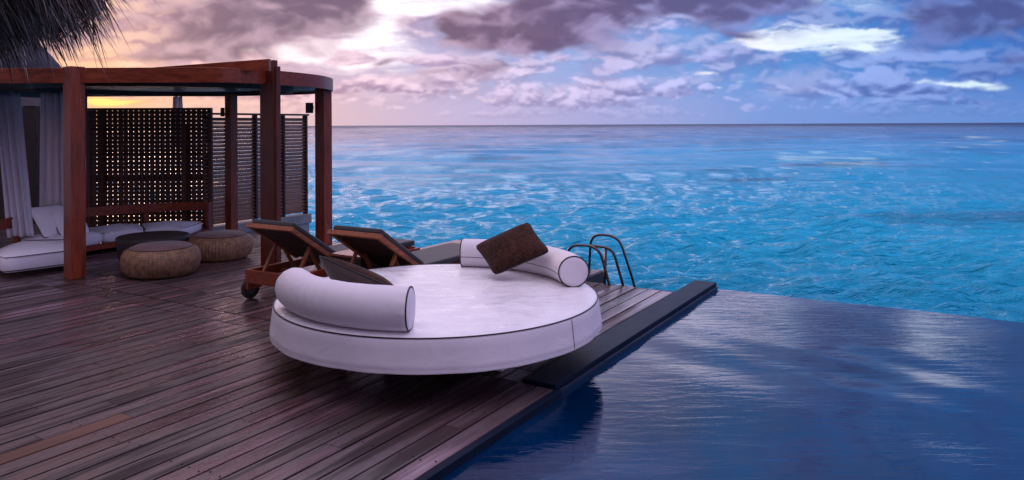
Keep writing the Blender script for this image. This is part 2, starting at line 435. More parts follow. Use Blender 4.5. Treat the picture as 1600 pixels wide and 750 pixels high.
def ocean_mat():
    m, t, b = new_mat('sea_water')
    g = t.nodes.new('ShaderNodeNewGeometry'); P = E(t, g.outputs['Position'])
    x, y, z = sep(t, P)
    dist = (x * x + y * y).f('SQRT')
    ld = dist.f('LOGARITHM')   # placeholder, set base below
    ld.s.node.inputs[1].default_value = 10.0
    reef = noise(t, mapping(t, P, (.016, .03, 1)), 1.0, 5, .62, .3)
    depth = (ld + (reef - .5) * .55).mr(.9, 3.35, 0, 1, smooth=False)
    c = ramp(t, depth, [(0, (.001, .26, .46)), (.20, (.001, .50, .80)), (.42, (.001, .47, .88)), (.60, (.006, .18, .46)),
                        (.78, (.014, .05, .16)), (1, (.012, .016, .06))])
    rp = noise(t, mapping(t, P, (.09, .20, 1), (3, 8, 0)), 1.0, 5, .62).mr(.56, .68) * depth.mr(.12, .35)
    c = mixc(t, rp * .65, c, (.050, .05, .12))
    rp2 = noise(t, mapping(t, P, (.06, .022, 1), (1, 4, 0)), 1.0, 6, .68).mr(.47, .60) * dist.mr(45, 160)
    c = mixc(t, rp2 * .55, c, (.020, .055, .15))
    t.links.new(c.s, b.inputs['Base Color'])
    t.links.new(dist.mr(120, 1500, .05, .42).s, b.inputs['Roughness'])
    b.inputs['IOR'].default_value = 1.33
    b.inputs['Specular IOR Level'].default_value = .5
    h1 = noise(t, mapping(t, P, (1.3, 4.6, 1)), 1.0, 6, .62, .3)
    h2 = noise(t, mapping(t, P, (.42, 1.2, 1)), 1.0, 6, .58)
    near = dist.mr(25, 300, 1.0, .45)
    h3 = noise(t, mapping(t, P, (.05, .11, 1), (5, 3, 0)), 1.0, 8, .62, .2) * dist.mr(30, 160, .15, 1.0)
    n0 = bump(t, b, h3, 1.0, 1.1)
    n1 = bump(t, b, h2, 1.0, .20, n0)
    n2 = bump(t, b, h1, 1.0, .42, n1)
    # distant chop: wave slopes taken straight from noise, since height-derived slopes average out at grazing distance
    def vm(op, a, c2, third=None):
        n = t.nodes.new('ShaderNodeVectorMath'); n.operation = op
        for i, v in enumerate((a, c2)):
            if isinstance(v, E): t.links.new(v.s, n.inputs[i])
            elif v is not None: n.inputs[i].default_value = v
        if third is not None:
            if isinstance(third, E): t.links.new(third.s, n.inputs[2])
            else: n.inputs[2].default_value = third
        return E(t, n.outputs[0])
    acc = E(t, n2.outputs[0])
    for (kx, ky, d0, d1, d2, d3, st) in ((.24, .085, 35, 80, 150, 420, 1.3), (.075, .024, 110, 260, 600, 1500, 1.8), (.022, .006, 400, 1000, 9000, 20000, 1.8)):
        sl = vm('SUBTRACT', noise(t, mapping(t, P, (kx, ky, 1), (7 * kx, 1, 0)), 1.0, 4, .66, .2, out=1), (.5, .5, .5))
        w = dist.mr(d0, d1) * dist.mr(d2, d3, 1.0, 0.0)
        acc = vm('ADD', acc, vm('MULTIPLY', sl, combine(t, w * (st * .4), w * st, 0.0)))
    nn = vm('NORMALIZE', acc, None)
    t.links.new(nn.s, b.inputs['Normal'])
    return m
M['ocean'] = ocean_mat()

def pool_mat():
    m, t, b = new_mat('pool_water')
    co = objco(t)
    v = noise(t, mapping(t, co, (.35, .5, 1)), 1.0, 4, .6)
    t.links.new(mixc(t, v.mr(.35, .65), (.0002, .010, .036), (.0003, .026, .092)).s, b.inputs['Base Color'])
    b.inputs['Roughness'].default_value = .045
    b.inputs['IOR'].default_value = 1.52
    gust = noise(t, mapping(t, co, (.5, .5, 1), (2, 1, 0)), 1.0, 3, .5).mr(.40, .62, .25, 1.0)
    gp = t.nodes.new('ShaderNodeNewGeometry'); Pw = E(t, gp.outputs['Position'])
    r1 = noise(t, mapping(t, Pw, (3.4, 15, 1), (0, 0, 0), (0, 0, .12)), 1.0, 4, .55, .6)
    r2 = noise(t, mapping(t, Pw, (.8, 2.4, 1)), 1.0, 3, .5)
    n1 = bump(t, b, r2, .4, .014)
    n2 = bump(t, b, r1 * gust, .5, .0065, n1)
    return m
M['pool'] = pool_mat()

# ------------------------------------------------------------------ mesh helpers
def tag(o, label=None, cat=None, group=None, kind=None):
    if label: o['label'] = label
    if cat: o['category'] = cat
    if group: o['group'] = group
    if kind: o['kind'] = kind
    return o

def link(name, me, mats, parent=None, smooth=False, bevel=0, segs=2):
    o = bpy.data.objects.new(name, me); S.collection.objects.link(o)
    for m in (mats if isinstance(mats, (list, tuple)) else [mats]): me.materials.append(m)
    if parent is not None: o.parent = parent
    if smooth:
        for p in me.polygons: p.use_smooth = True
    if bevel:
        b = o.modifiers.new('bevel', 'BEVEL'); b.width = bevel; b.segments = segs; b.limit_method = 'ANGLE'; b.angle_limit = rad(40)
    return o

def empty(name, loc=(0, 0, 0), rz=0, label=None, cat=None, group=None):
    o = bpy.data.objects.new(name, None); S.collection.objects.link(o)
    o.location = loc; o.rotation_euler = (0, 0, rz); o.empty_display_size = .2
    return tag(o, label, cat, group)

class MB:
    def __init__(s): s.v = []; s.f = []; s.mi = []
    def add(s, vs, fs, mi=0):
        n = len(s.v); s.v += [tuple(v) for v in vs]; s.f += [tuple(i + n for i in f) for f in fs]; s.mi += [mi] * len(fs)
        return s
    def box(s, x0, x1, y0, y1, z0, z1, mi=0, mat=None):
        vs = [Vector((x, y, z)) for z in (z0, z1) for y in (y0, y1) for x in (x0, x1)]
        if mat is not None: vs = [mat @ v for v in vs]
        return s.add(vs, [(0, 2, 3, 1), (4, 5, 7, 6), (0, 1, 5, 4), (2, 6, 7, 3), (0, 4, 6, 2), (1, 3, 7, 5)], mi)
    def beam(s, p, q, w, h, mi=0, up=(0, 0, 1)):
        p, q = Vector(p), Vector(q); d = (q - p); L = d.length; d.normalize()
        u = Vector(up); r = d.cross(u).normalized(); u = r.cross(d)
        m = Matrix((( d.x, r.x, u.x, p.x), (d.y, r.y, u.y, p.y), (d.z, r.z, u.z, p.z), (0, 0, 0, 1)))
        return s.box(0, L, -w / 2, w / 2, -h / 2, h / 2, mi, m)
    def lathe(s, prof, n=64, c=(0, 0, 0), mod=None, mi=0, a0=0, a1=2 * PI, sx=1, sy=1):
        full = abs(a1 - a0 - 2 * PI) < 1e-6; k = n if full else n + 1
        vs = []
        for i in range(k):
            a = a0 + (a1 - a0) * i / n
            for j, (r, z) in enumerate(prof):
                rr = r if mod is None else r + mod(a, r, z)
                vs.append((c[0] + rr * cos(a) * sx, c[1] + rr * sin(a) * sy, c[2] + z))
        m = len(prof); fs = []
        for i in range(n):
            i2 = (i + 1) % k
            for j in range(m - 1):
                fs.append((i * m + j, i2 * m + j, i2 * m + j + 1, i * m + j + 1))
        return s.add(vs, fs, mi)
    def tube(s, pts, r, n=10, closed=False, caps=True, mi=0, rfun=None):
        pts = [Vector(p) for p in pts]; N = len(pts); vs = []
        prev = None
        for i, p in enumerate(pts):
            if closed: t = pts[(i + 1) % N] - pts[i - 1]
            else: t = pts[min(i + 1, N - 1)] - pts[max(i - 1, 0)]
            t.normalize()
            if prev is None:
                u = Vector((0, 0, 1)) if abs(t.z) < .9 else Vector((1, 0, 0))
                u = (u - t * u.dot(t)).normalized()
            else: u = (prev - t * prev.dot(t)).normalized()
            prev = u; w = t.cross(u)
            for k in range(n):
                a = 2 * PI * k / n; rr = r if rfun is None else rfun(i / (N - 1), a)
                vs.append(p + (u * cos(a) + w * sin(a)) * rr)
        fs = []
        for i in range(N if closed else N - 1):
            j = (i + 1) % N
            for k in range(n):
                fs.append((i * n + k, i * n + (k + 1) % n, j * n + (k + 1) % n, j * n + k))
        if caps and not closed:
            fs.append(tuple(range(n))[::-1]); fs.append(tuple((N - 1) * n + k for k in range(n)))
        return s.add(vs, fs, mi)
    def build(s, name, mats, parent=None, smooth=False, bevel=0, segs=2, fix=True):
        me = bpy.data.meshes.new(name); me.from_pydata(s.v, [], s.f); me.update()
        o = link(name, me, mats, parent, smooth, bevel, segs)
        if len(set(s.mi)) > 1:
            for p, k in zip(me.polygons, s.mi): p.material_index = k
        if fix:
            bm = bmesh.new(); bm.from_mesh(me); bmesh.ops.recalc_face_normals(bm, faces=bm.faces); bm.to_mesh(me); bm.free()
        return o

def copy_tree(o, parent=None):
    c = o.copy(); S.collection.objects.link(c)
    if parent is not None: c.parent = parent
    for ch in [q for q in S.objects if q.parent == o]: copy_tree(ch, c)
    return c

# the terrace grid: u runs along the boards, v to the left of them
UA = math.atan2(.8543, .5197)            # heading of the boards
def W(u, v, z=0): return Vector((.5197 * u - .8543 * v, .8543 * u + .5197 * v, z))

# ------------------------------------------------------------------ sea
def build_sea():
    dense = np.radians(np.arange(-46, 46.01, .115))
    left = np.radians(np.arange(-180, -46, 4.0)); right = np.radians(np.arange(50, 180, 4.0))
    A = np.concatenate([left, dense, right])
    ys = np.arange(330, 1.0, -1.15)
    R = 3.1 * 1167 / ys
    R = np.concatenate([[.5, 4, 8], R, [4500, 7000, 12000, 20000]])
    a, r = np.meshgrid(A, R)
    X, Y = r * np.sin(a), r * np.cos(a)
    dr = np.gradient(R)[:, None] + 0 * a
    Z = np.zeros_like(X)
    g = np.random.default_rng(5)
    wind = rad(84)
    sx = np.zeros_like(X)
    for i in range(150):
        lam = .38 * (22.0 / .38) ** (g.random() ** 1.35)
        th = wind + g.normal() * .30
        k = 2 * np.pi / lam
        amp = .0135 * lam ** .85 * (.5 + g.random()) * (1.75 if lam < 1.2 else (1.0 if lam < 2.5 else .30))
        att = np.clip((lam / dr - 1.8) / 2.5, 0, 1)
        ph = k * (X * np.cos(th) + Y * np.sin(th)) + g.random() * 6.283
        Z += att * amp * (np.exp(.8 * (np.sin(ph) - 1)) * 1.7 - .8)
    far = np.clip((r - 25) / 80, 0, 1)
    for i in range(70):
        lam = 5 * (70 / 5) ** g.random(); th = wind + g.normal() * .45; k = 2 * np.pi / lam
        att = np.clip((lam / dr - 1.4) / 1.5, 0, 1) * far
        Z += att * .0018 * lam * (.5 + g.random()) * np.sin(k * (X * np.cos(th) + Y * np.sin(th)) + g.random() * 6.283)
    Z = np.clip(Z * .92, -.8, .9)
    Z[R < 9] *= .3
    V = np.stack([X, Y, Z], -1).reshape(-1, 3)
    nr, na = X.shape
    idx = np.arange(nr * na).reshape(nr, na)
    i2 = np.roll(idx, -1, axis=1)
    F = np.stack([idx[:-1], i2[:-1], i2[1:], idx[1:]], -1).reshape(-1, 4)[:, ::-1]
    me = bpy.data.meshes.new('sea')
    me.vertices.add(len(V)); me.vertices.foreach_set('co', V.astype(np.float32).ravel())
    me.loops.add(F.size); me.loops.foreach_set('vertex_index', F.astype(np.int32).ravel())
    me.polygons.add(len(F)); me.polygons.foreach_set('loop_start', np.arange(0, F.size, 4, dtype=np.int32))
    me.polygons.foreach_set('use_smooth', np.ones(len(F), bool))
    me.update(calc_edges=True); me.validate()
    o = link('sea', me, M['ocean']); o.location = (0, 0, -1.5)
    tag(o, kind='structure')
build_sea()

# ------------------------------------------------------------------ deck
PW = .127; GAP = .014
def build_deck():
    mb = MB()
    def boards(v0, v1, u0, u1, joints=True, z=0.0):
        k = math.floor((v0 - 2.14) / PW + 1e-6)
        v = 2.14 + k * PW
        while v < v1 - .02:
            a, b = max(v, v0), min(v + PW - GAP, v1)
            if b - a < .03: v += PW; continue
            cuts = [u0]
            if joints and u1 - u0 > 3:
                c = u0 + random.uniform(.5, 3.6)
                while c < u1 - .5:
                    cuts.append(c); c += random.uniform(2.4, 4.2)
            cuts.append(u1)
            dz = random.uniform(-.0015, .0015) + z
            for c0, c1 in zip(cuts, cuts[1:]):
                mi = 0
                if 3.93 < (a + b) / 2 < 4.04 and c0 < 2.3 < c1:
                    # a replaced board, paler and redder, ending in the open floor
                    mb.box(c0, 1.0, a, b, -.03 + dz, dz); mb.box(1.004, 2.42, a, b, -.03 + dz, dz + .001, 1)
                    mb.box(2.424, c1 - .003, a, b, -.03 + dz, dz); continue
                mb.box(c0, c1 - .003, a, b, -.03 + dz, dz, mi)
            v += PW
    boards(2.14, 14.0, -2.0, 3.985)
    boards(2.373, 14.0, 3.99, 4.20, False)
    boards(2.373, 14.0, 4.215, 4.60, False)
    boards(2.373, 3.42, 4.612, 6.87)
    boards(3.42, 10.2, 4.612, 7.5)
    boards(10.2, 14.0, 4.612, 8.6)
    boards(-6.0, 2.13, -2.0, 1.85)
    o = mb.build('deck', [M['deck'], M['new_board']])
    o.rotation_euler = (0, 0, UA); tag(o, kind='structure')
    return o
build_deck()

ub = MB()
ub.box(-2, 4.0, 2.16, 14, -.16, -.055).box(4.0, 6.83, 2.42, 3.43, -.16, -.055).box(4.0, 7.46, 3.43, 10.2, -.16, -.055).box(4.0, 8.6, 10.2, 14, -.16, -.055)
ub.box(-2, 1.84, -6, 2.14, -.16, -.055)
for u in np.arange(.2, 7.4, 1.4):
    for v in (3.0, 5.0, 7.0, 9.0, 12): ub.lathe([(.11, -4.0), (.11, -.17)], 10, (u, v, 0))
o = ub.build('deck_underframe', M['under']); o.rotation_euler = (0, 0, UA); tag(o, kind='structure')
# edge boards facing the sea
eb = MB()
eb.box(6.88, 6.91, 2.40, 3.415, -.30, -.004).box(7.51, 7.54, 3.42, 10.2, -.30, -.004).box(6.92, 7.50, 3.39, 3.415, -.30, -.004)
o = eb.build('deck_fascia', M['dark_wood'], bevel=.003); o.rotation_euler = (0, 0, UA); tag(o, kind='structure')
# screw heads of the boards, one mesh: part of the floor
sc_ = MB()
for u in np.arange(.35, 4.1, .62):
    k = 0
    while 2.14 + k * PW < 8:
        v = 2.14 + k * PW + .02 + random.uniform(-.004, .004)
        if random.random() < .55:
            for dv in (0, .075): sc_.lathe([(0, .0022), (.0042, .0020), (.0046, .0)], 6, (u + random.uniform(-.02, .02), v + dv, .0))
        k += 1
o = sc_.build('deck_screws', M['under']); o.rotation_euler = (0, 0, UA); tag(o, kind='structure')

# wet slab jetty
j = MB().box(7.55, 8.45, 5.38, 6.05, -.26, .012).box(6.2, 7.548, 5.38, 6.05, .006, .03)
o = j.build('jetty', M['wet_slab'], bevel=.01); o.rotation_euler = (0, 0, UA); tag(o, kind='structure')

# ------------------------------------------------------------------ pool
def build_pool():
    us = np.linspace(1.9, 7.445, 90); vs = np.linspace(-6, 2.118, 130)
    mb = MB(); V = []; F = []
    for i, u in enumerate(us):
        for v in vs:
            h = .0022 * sin(5.1 * u + 2.2 * v + 1.3 * sin(1.7 * v)) + .0014 * sin(9.7 * u - 3.9 * v + 1.1 * sin(2.3 * u)) - .048
            V.append((u, v, h))
    n = len(vs)
    for i in range(len(us) - 1):
        for k in range(n - 1): F.append((i * n + k, (i + 1) * n + k, (i + 1) * n + k + 1, i * n + k + 1))
    mb.add(V, F)
    o = mb.build('pool_water', M['pool'], smooth=True); o.rotation_euler = (0, 0, UA); tag(o, kind='structure')
    w = MB().box(7.402, 7.44, -6.2, 2.118, -1.3, -.058)
    w.box(1.86, 7.40, 2.12, 2.1365, -1.3, -.033).box(1.86, 7.4, -6.2, -6.0, -1.3, -.02).box(1.86, 1.898, -5.99, 2.118, -1.3, -.032)
    w.box(1.9, 7.40, -6, 2.118, -1.35, -1.3)
    o = w.build('pool_basin', M['tile']); o.rotation_euler = (0, 0, UA); tag(o, kind='structure')
    c = MB()
    c.box(4.02, 7.45, 2.142, 2.365, -.06, .014)
    o = c.build('pool_coping', M['coping'], bevel=.004, segs=2); o.rotation_euler = (0, 0, UA); tag(o, kind='structure')
    e_ = MB().box(1.9, 4.015, 2.095, 2.138, -.07, -.004)
    o = e_.build('pool_edge_strip', M['coping'], bevel=.003); o.rotation_euler = (0, 0, UA); tag(o, kind='structure')
    t = MB().box(4.0, 7.46, 2.121, 2.136, -.031, -.020)
    o = t.build('pool_trim', M['lip']); o.rotation_euler = (0, 0, UA); tag(o, kind='structure')
build_pool()

# ------------------------------------------------------------------ pavilion
def catmull(pts, n=12, closed=False):
    P = [Vector(p) for p in pts]; out = []
    N = len(P)
    for i in range(N if closed else N - 1):
        p0 = P[i - 1] if (closed or i) else P[0]; p1 = P[i]; p2 = P[(i + 1) % N]
        p3 = P[(i + 2) % N] if closed or i + 2 < N else P[-1]
        for k in range(n):
            t = k / n
            out.append(.5 * ((2 * p1) + (p2 - p0) * t + (2 * p0 - 5 * p1 + 4 * p2 - p3) * t * t + (3 * p1 - p0 - 3 * p2 + p3) * t ** 3))
    if not closed: out.append(P[-1])
    return out

def ribbon(mb, pts, z0, z1, th, mi=0):
    """upright band of thickness th following pts (2D), th measured to the left of travel"""
    n = len(pts); off = []
    for i, p in enumerate(pts):
        t = (pts[min(i + 1, n - 1)] - pts[max(i - 1, 0)]); t.z = 0; t.normalize()
        off.append(p + Vector((-t.y, t.x, 0)) * th)
    V = []
    for p, q in zip(pts, off): V += [(p.x, p.y, z0), (p.x, p.y, z1), (q.x, q.y, z1), (q.x, q.y, z0)]
    F = []
    for i in range(n - 1):
        for k in range(4): F.append((i * 4 + k, i * 4 + (k + 1) % 4, i * 4 + 4 + (k + 1) % 4, i * 4 + 4 + k))
    F += [(0, 1, 2, 3), tuple((n - 1) * 4 + k for k in (3, 2, 1, 0))]
    return mb.add(V, F, mi)

pav = empty('pavilion', (-4.4, 9.4, 0), 0, 'dark red timber pavilion with a flat curved-end roof shading the white sofa', 'pavilion')
def rel(o, root):   # keep world placement under a root standing at a location
    o.location = o.location - root.location
    return o
def post(x, y, w, d, z0, z1, rz, mat, name='post', groove=False):
    m = MB().box(-w / 2, w / 2, -d / 2, d / 2, z0, z1)
    if groove:
        m = MB().box(-w / 2, w / 2 - .035, -d / 2, d / 2, z0, z1).box(w / 2 - .028, w / 2, -d / 2 + .01, d / 2 + .01, z0, z1 - .07)
    o = m.build(name, mat, pav, bevel=.006); o.location = (x, y, 0); o.rotation_euler = (0, 0, rz); rel(o, pav); return o
post(-4.63, 7.90, .17, .15, 0, 2.235, UA - PI / 2 + rad(-3), M['red_wood'])
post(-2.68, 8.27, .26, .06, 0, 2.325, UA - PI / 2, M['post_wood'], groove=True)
post(-2.55, 10.10, .17, .15, 0, 2.235, UA - PI / 2, M['red_wood'])
post(-4.03, 10.72, .13, .12, 0, 2.06, UA - PI / 2, M['red_wood'])
post(-6.02, 10.38, .17, .15, 0, 2.06, UA - PI / 2, M['red_wood'])
front = [Vector(p) for p in [(-10.5, 7.86, 0), (-6, 7.87, 0), (-4.7, 7.87, 0), (-3.4, 7.89, 0), (-2.88, 7.97, 0)]]
curve = catmull([(-10.5, 7.86, 0), (-6, 7.87, 0), (-4.7, 7.87, 0), (-3.4, 7.885, 0), (-2.95, 7.97, 0), (-2.64, 8.40, 0), (-2.42, 8.95, 0), (-2.34, 9.45, 0), (-2.42, 10.1, 0), (-2.75, 10.75, 0), (-3.3, 11.2, 0), (-4.2, 11.45, 0), (-5.5, 11.5, 0), (-10.5, 11.5, 0)], 8)
fas = MB(); ribbon(fas, curve, 2.062, 2.222, .05)
o = fas.build('fascia', M['red_wood_h'], pav, bevel=.004); rel(o, pav)
# soffit, with inner joists
outline = [Vector((-10.5, 7.90, 0)), Vector((-3.4, 7.92, 0))] + curve[8 * 4 + 3:]
cb = MB(); n = len(outline)
ins = [Vector((p.x - .03 if p.x > -5 else p.x, p.y, 0)) for p in outline]
cb.add([(p.x, p.y, 2.10) for p in ins] + [(p.x, p.y, 2.19) for p in ins], [tuple(range(n))[::-1], tuple(range(n, 2 * n))] + [(i, (i + 1) % n, n + (i + 1) % n, n + i) for i in range(n)])
o = cb.build('soffit', M['dark_wood'], pav); rel(o, pav)
jb = MB()
ring = [Vector((-4.4 + 1.55 * cos(a), 9.55 + 1.5 * sin(a), 0)) for a in np.linspace(0, 2 * PI, 49)]
ribbon(jb, ring, 2.04, 2.10, .06)
for x in (-9.4, -8.2, -7.0): jb.box(x, x + .07, 7.96, 11.4, 2.03, 2.098)
o = jb.build('soffit_ring', M['dark_wood'], pav); rel(o, pav)
# thin board lying on the roof, rising towards the middle post
sb = MB(); V = []
for x, zt in ((-3.85, 2.232), (-2.60, 2.318)):
    V += [(x, 8.00, 2.192), (x, 8.06, 2.192), (x, 8.06, zt), (x, 8.00, zt)]
sb.add(V, [(0, 1, 2, 3), (4, 7, 6, 5), (0, 4, 5, 1), (1, 5, 6, 2), (2, 6, 7, 3), (3, 7, 4, 0)])
o = sb.build('roof_batten', M['red_wood_h'], pav); rel(o, pav)

# wall lanterns
def lantern(name, loc, rz, label):
    r = empty(name, loc, rz, label, 'wall lamp', 'small black wall lanterns')
    MB().box(-.035, .035, -.03, .05, -.07, .07).build('lamp_body', M['black_metal'], r, bevel=.006)
    MB().box(.0355, .07, -.015, .02, -.02, .03).build('bracket', M['black_metal'], r)
    return r
lantern('wall_lantern', (-2.735, 10.06, 1.84), rad(-31), 'small black lantern on the right corner post above the louvred fence')
lb = lantern('wall_lantern', (-4.135, 10.66, 1.80), rad(-31), 'small black lantern on the slim back post beside the lattice screen')

lb.scale = (.55, .55, .9)

# ------------------------------------------------------------------ curtains
def curtain(top0, top1, bot0, bot1, zt, zb, folds, label, seed, depth=.05, mid=None):
    g = random.Random(seed); nu, nv = 60, 26; V = []
    ph = [g.uniform(0, 6) for _ in range(4)]
    t0, t1, b0, b1 = map(Vector, (top0 + (zt,), top1 + (zt,), bot0 + (zb,), bot1 + (zb,)))
    c = (t0 + t1) * .5
    for j in range(nv + 1):
        t = j / nv
        bulge = sin(t * PI) * (mid or 0)
        for i in range(nu + 1):
            s = i / nu
            p = (t0.lerp(t1, s)).lerp(b0.lerp(b1, s), t)
            k = depth * (1 - .35 * t)
            w = k * (sin(folds * 2 * PI * s + ph[0] + .6 * t) + .45 * sin(folds * 4.3 * PI * s + ph[1] - .9 * t) )
            p = p + Vector((bulge + .3 * w * cos(9 * s + ph[2]), w, -.01 * sin(14 * s)))
            V.append(p - c)
    F = [(j * (nu + 1) + i, j * (nu + 1) + i + 1, (j + 1) * (nu + 1) + i + 1, (j + 1) * (nu + 1) + i) for j in range(nv) for i in range(nu)]
    mb = MB(); mb.add(V, F)
    o = mb.build('curtain', M['curtain'], None, smooth=True, fix=False); o.location = c
    so = o.modifiers.new('solid', 'SOLIDIFY'); so.thickness = .004
    tag(o, label, 'curtain', 'white curtains hung from the pavilion roof')
    return o
curtain((-6.66, 9.60), (-6.38, 9.62), (-6.00, 8.86), (-5.74, 8.93), 2.04, .30, 4, 'long white curtain sweeping down behind the left end of the sofa', 3)
curtain((-6.04, 9.55), (-5.72, 9.58), (-5.98, 9.42), (-5.62, 9.45), 2.04, .44, 4, 'white curtain falling behind the scatter cushions, just left of the front post', 4)
curtain((-5.62, 9.45), (-5.50, 9.45), (-5.50, 9.35), (-5.42, 9.40), 1.95, .42, 2, 'narrow sliver of white curtain showing right of the front left post', 5, .03, .07)
curtain((-5.12, 11.3), (-4.98, 11.3), (-5.16, 11.3), (-4.93, 11.3), 2.05, 1.3, 3, 'gathered white cloth hanging above the top edge of the lattice screen', 6, .03)

# ------------------------------------------------------------------ lattice screen
La, Lb = Vector((-5.75, 10.05, 0)), Vector((-4.30, 10.72, 0))
La = Vector((-6.10, 10.74, 0)); Lb = Vector((-4.36, 10.86, 0))
Ld = (Lb - La); LL = Ld.length; La_ang = math.atan2(Ld.y, Ld.x)
lat = empty('lattice_screen', La, La_ang, 'tall dark wooden lattice screen behind the white sofa', 'screen')
Z0, Z1 = .06, 1.868
m = MB(); k = 0; x = .06
while x < LL - .04:
    m.box(x, x + .0552, -.012, .012, Z0 + .04, Z1 - .03); x += .0735
m.build('vertical_slats', M['screen_wood'], lat)
m = MB(); z = Z0 + .07
while z < Z1 - .05:
    m.box(.03, LL - .03, .014, .034, z, z + .0466); z += .061
m.build('horizontal_slats', M['screen_wood'], lat)
m = MB().box(0, .045, -.03, .036, 0, Z1 - .036).box(LL - .055, LL, -.03, .036, 0, Z1 - .036).box(0, LL, -.03, .036, Z1 - .035, Z1).box(.046, LL - .056, -.03, .036, .03, .07)
m.build('frame', M['screen_wood'], lat, bevel=.003)
for x in (.20, .47, 1.05, 1.62):
    if x < LL: MB().box(x, x + .03, -.042, -.014, .071, Z1 - .037).build('stile', M['screen_wood'], lat)
for z in (.45, .84, 1.20, 1.56):
    MB().box(.047, LL - .057, -.034, -.0135, z, z + .024).build('rail', M['dark_wood'], lat)
MB().box(1.33, 1.40, -.085, -.045, 0, 1.60).build('support_post', M['screen_wood'], lat, bevel=.003)

# ------------------------------------------------------------------ louvred fence
F0 = W(6.9, 9.42); lou = empty('louvred_fence', F0, UA, 'dark horizontal louvre fence on a pale concrete kerb behind the pavilion', 'fence')
FL = 1.92
segs = [(0, .40), (.44, .89), (.93, 1.44), (1.48, FL)]
for a, b in segs:
    m = MB(); z = .19
    while z < 1.74:
        mat = Matrix.Translation((0, .0, z)) @ Matrix.Rotation(rad(30), 4, 'X')
        m.box(a, b, -.034, .034, -.009, .009, 0, mat); z += .056
    m.build('louvre_panel', M['louvre_wood'], lou)
for a in (.402, .892, 1.442, FL + .002):
    MB().box(a, a + .036, -.05, .04, .135, 1.765).build('fence_post', M['dark_wood'], lou, bevel=.003)
MB().box(0, FL + .06, -.06, .05, 1.766, 1.795).build('top_rail', M['dark_wood'], lou)
MB().box(0, FL + .10, -.07, .10, -.02, .133).build('kerb', M['concrete'], lou, bevel=.008)
MB().box(.65, FL + .06, -.05, .09, -.55, -.022).build('kerb_base', M['concrete'], lou)

# ------------------------------------------------------------------ villa wall and far roof at the left
vil = empty('villa', (-8.6, 12.6, 0), 0, 'dark timber villa with a grey thatched cone roof beyond the curtains', 'villa')
m = MB()
for x0, x1 in [(-2.6, -1.75), (-1.71, -.64), (-.60, .325), (.36, .585), (.615, 1.22)]:
    m.box(x0, x1, -.03, .03, 0, 1.95)
m.build('wall_panels', M['dark_wood'], vil, bevel=.004)
MB().box(-2.6, 1.24, -.05, .05, 1.952, 2.15).build('lintel', simple('grey_board', (.16, .13, .15), .6), vil, bevel=.004)
for z in (.55, .95, 1.38): MB().box(-2.6, 1.2, .035, .07, z, z + .035).build('cross_rail', M['dark_wood'], vil)
m = MB(); m.lathe([(0, 1.95), (.35, 1.62), (.9, .98), (1.5, .30), (1.72, .0), (1.66, -.10), (1.3, -.02), (0, .1)], 40, (0, 0, 0), lambda a, r, z: .02 * sin(31 * a) * (r > .3) + .015 * sin(17 * a + 2))
o = m.build('roof', M['far_thatch'], vil, smooth=True); o.location = (-1.45, .9, 2.62)

# ------------------------------------------------------------------ sofa
sofa = empty('curved_sofa', (-4.36, 9.02, 0), 0, 'low curved sofa with white seat cushions and a red wooden back band', 'sofa')
def arc_cushion(a0, a1, r0, r1, z0, z1, name='seat_cushion', round_=.03):
    """wedge shaped seat cushion with soft edges and dark piping"""
    na, nr = 20, 12; V = []; idx = {}
    a0, a1 = rad(a0), rad(a1); am = (a0 + a1) / 2; rm = (r0 + r1) / 2; h = (z1 - z0) / 2; zm = (z0 + z1) / 2
    def sgnp(v, p): return math.copysign(abs(v) ** p, v)
    bm = bmesh.new(); bmesh.ops.create_cube(bm, size=2.0); bmesh.ops.subdivide_edges(bm, edges=bm.edges[:], cuts=11, use_grid_fill=True)
    for v in bm.verts:
        x, y, z = v.co
        # superellipsoid style rounding in plan
        e = 1 - .045 * (max(0, abs(x) - .7) / .3) ** 2 * (max(0, abs(y) - .7) / .3) ** 2
        zz = abs(z) ** 1
        ins = .028 * (max(0, zz - .8) / .2) ** 2
        a = am + x * e * ((a1 - a0) / 2 - .016 - ins / rm * .7); r = rm + y * e * ((r1 - r0) / 2 - ins * .7)
        puff = .030 * (1 - x * x) * (1 - y * y) * (z > 0) + .010 * sin(5 * x + a0 * 3) * cos(4 * y) * (z > .9) * (1 - x * x)
        bul = .015 * (1 - z * z)
        if abs(y) > .95: r += math.copysign(bul, y)
        if abs(x) > .95: a += math.copysign(bul / rm, x)
        v.co = (r * cos(a), r * sin(a), zm + z * h + puff - (.012 * (max(0, max(abs(x), abs(y)) - .85) / .15) ** 2) * (z > .9))
    me = bpy.data.meshes.new(name); bm.to_mesh(me); bm.free()
    o = link(name, me, M['sofa_cloth'], sofa, True)
    for zz in (z1 - .022, z0 + .022):
        pts = []
        for x, y in [(-1 + 2 * i / 10, -1) for i in range(11)] + [(1, -1 + 2 * i / 6) for i in range(1, 7)] + [(1 - 2 * i / 10, 1) for i in range(1, 11)] + [(-1, 1 - 2 * i / 6) for i in range(1, 6)]:
            e = 1 - .045 * (abs(x) > .95 and abs(y) > .95)
            a = am + x * e * ((a1 - a0) / 2 - .006 + .002); r = rm + y * e * ((r1 - r0) / 2 + .002)
            pts.append((r * cos(a), r * sin(a), zz))
        MB().tube(pts, .0045, 6, True).build('piping', M['piping'], o, smooth=True)
    return o
for a0, a1, r0, r1 in [(90, 121, .92, 1.53), (121, 152, .92, 1.53), (152, 184, .92, 1.53)]:
    arc_cushion(a0, a1, r0, r1, .12, .27)
arc_cushion(184, 231, .80, 1.53, .055, .245)
m = MB(); arc = [Vector((1.62 * cos(rad(a)), 1.62 * sin(rad(a)), 0)) for a in range(88, 221, 3)]
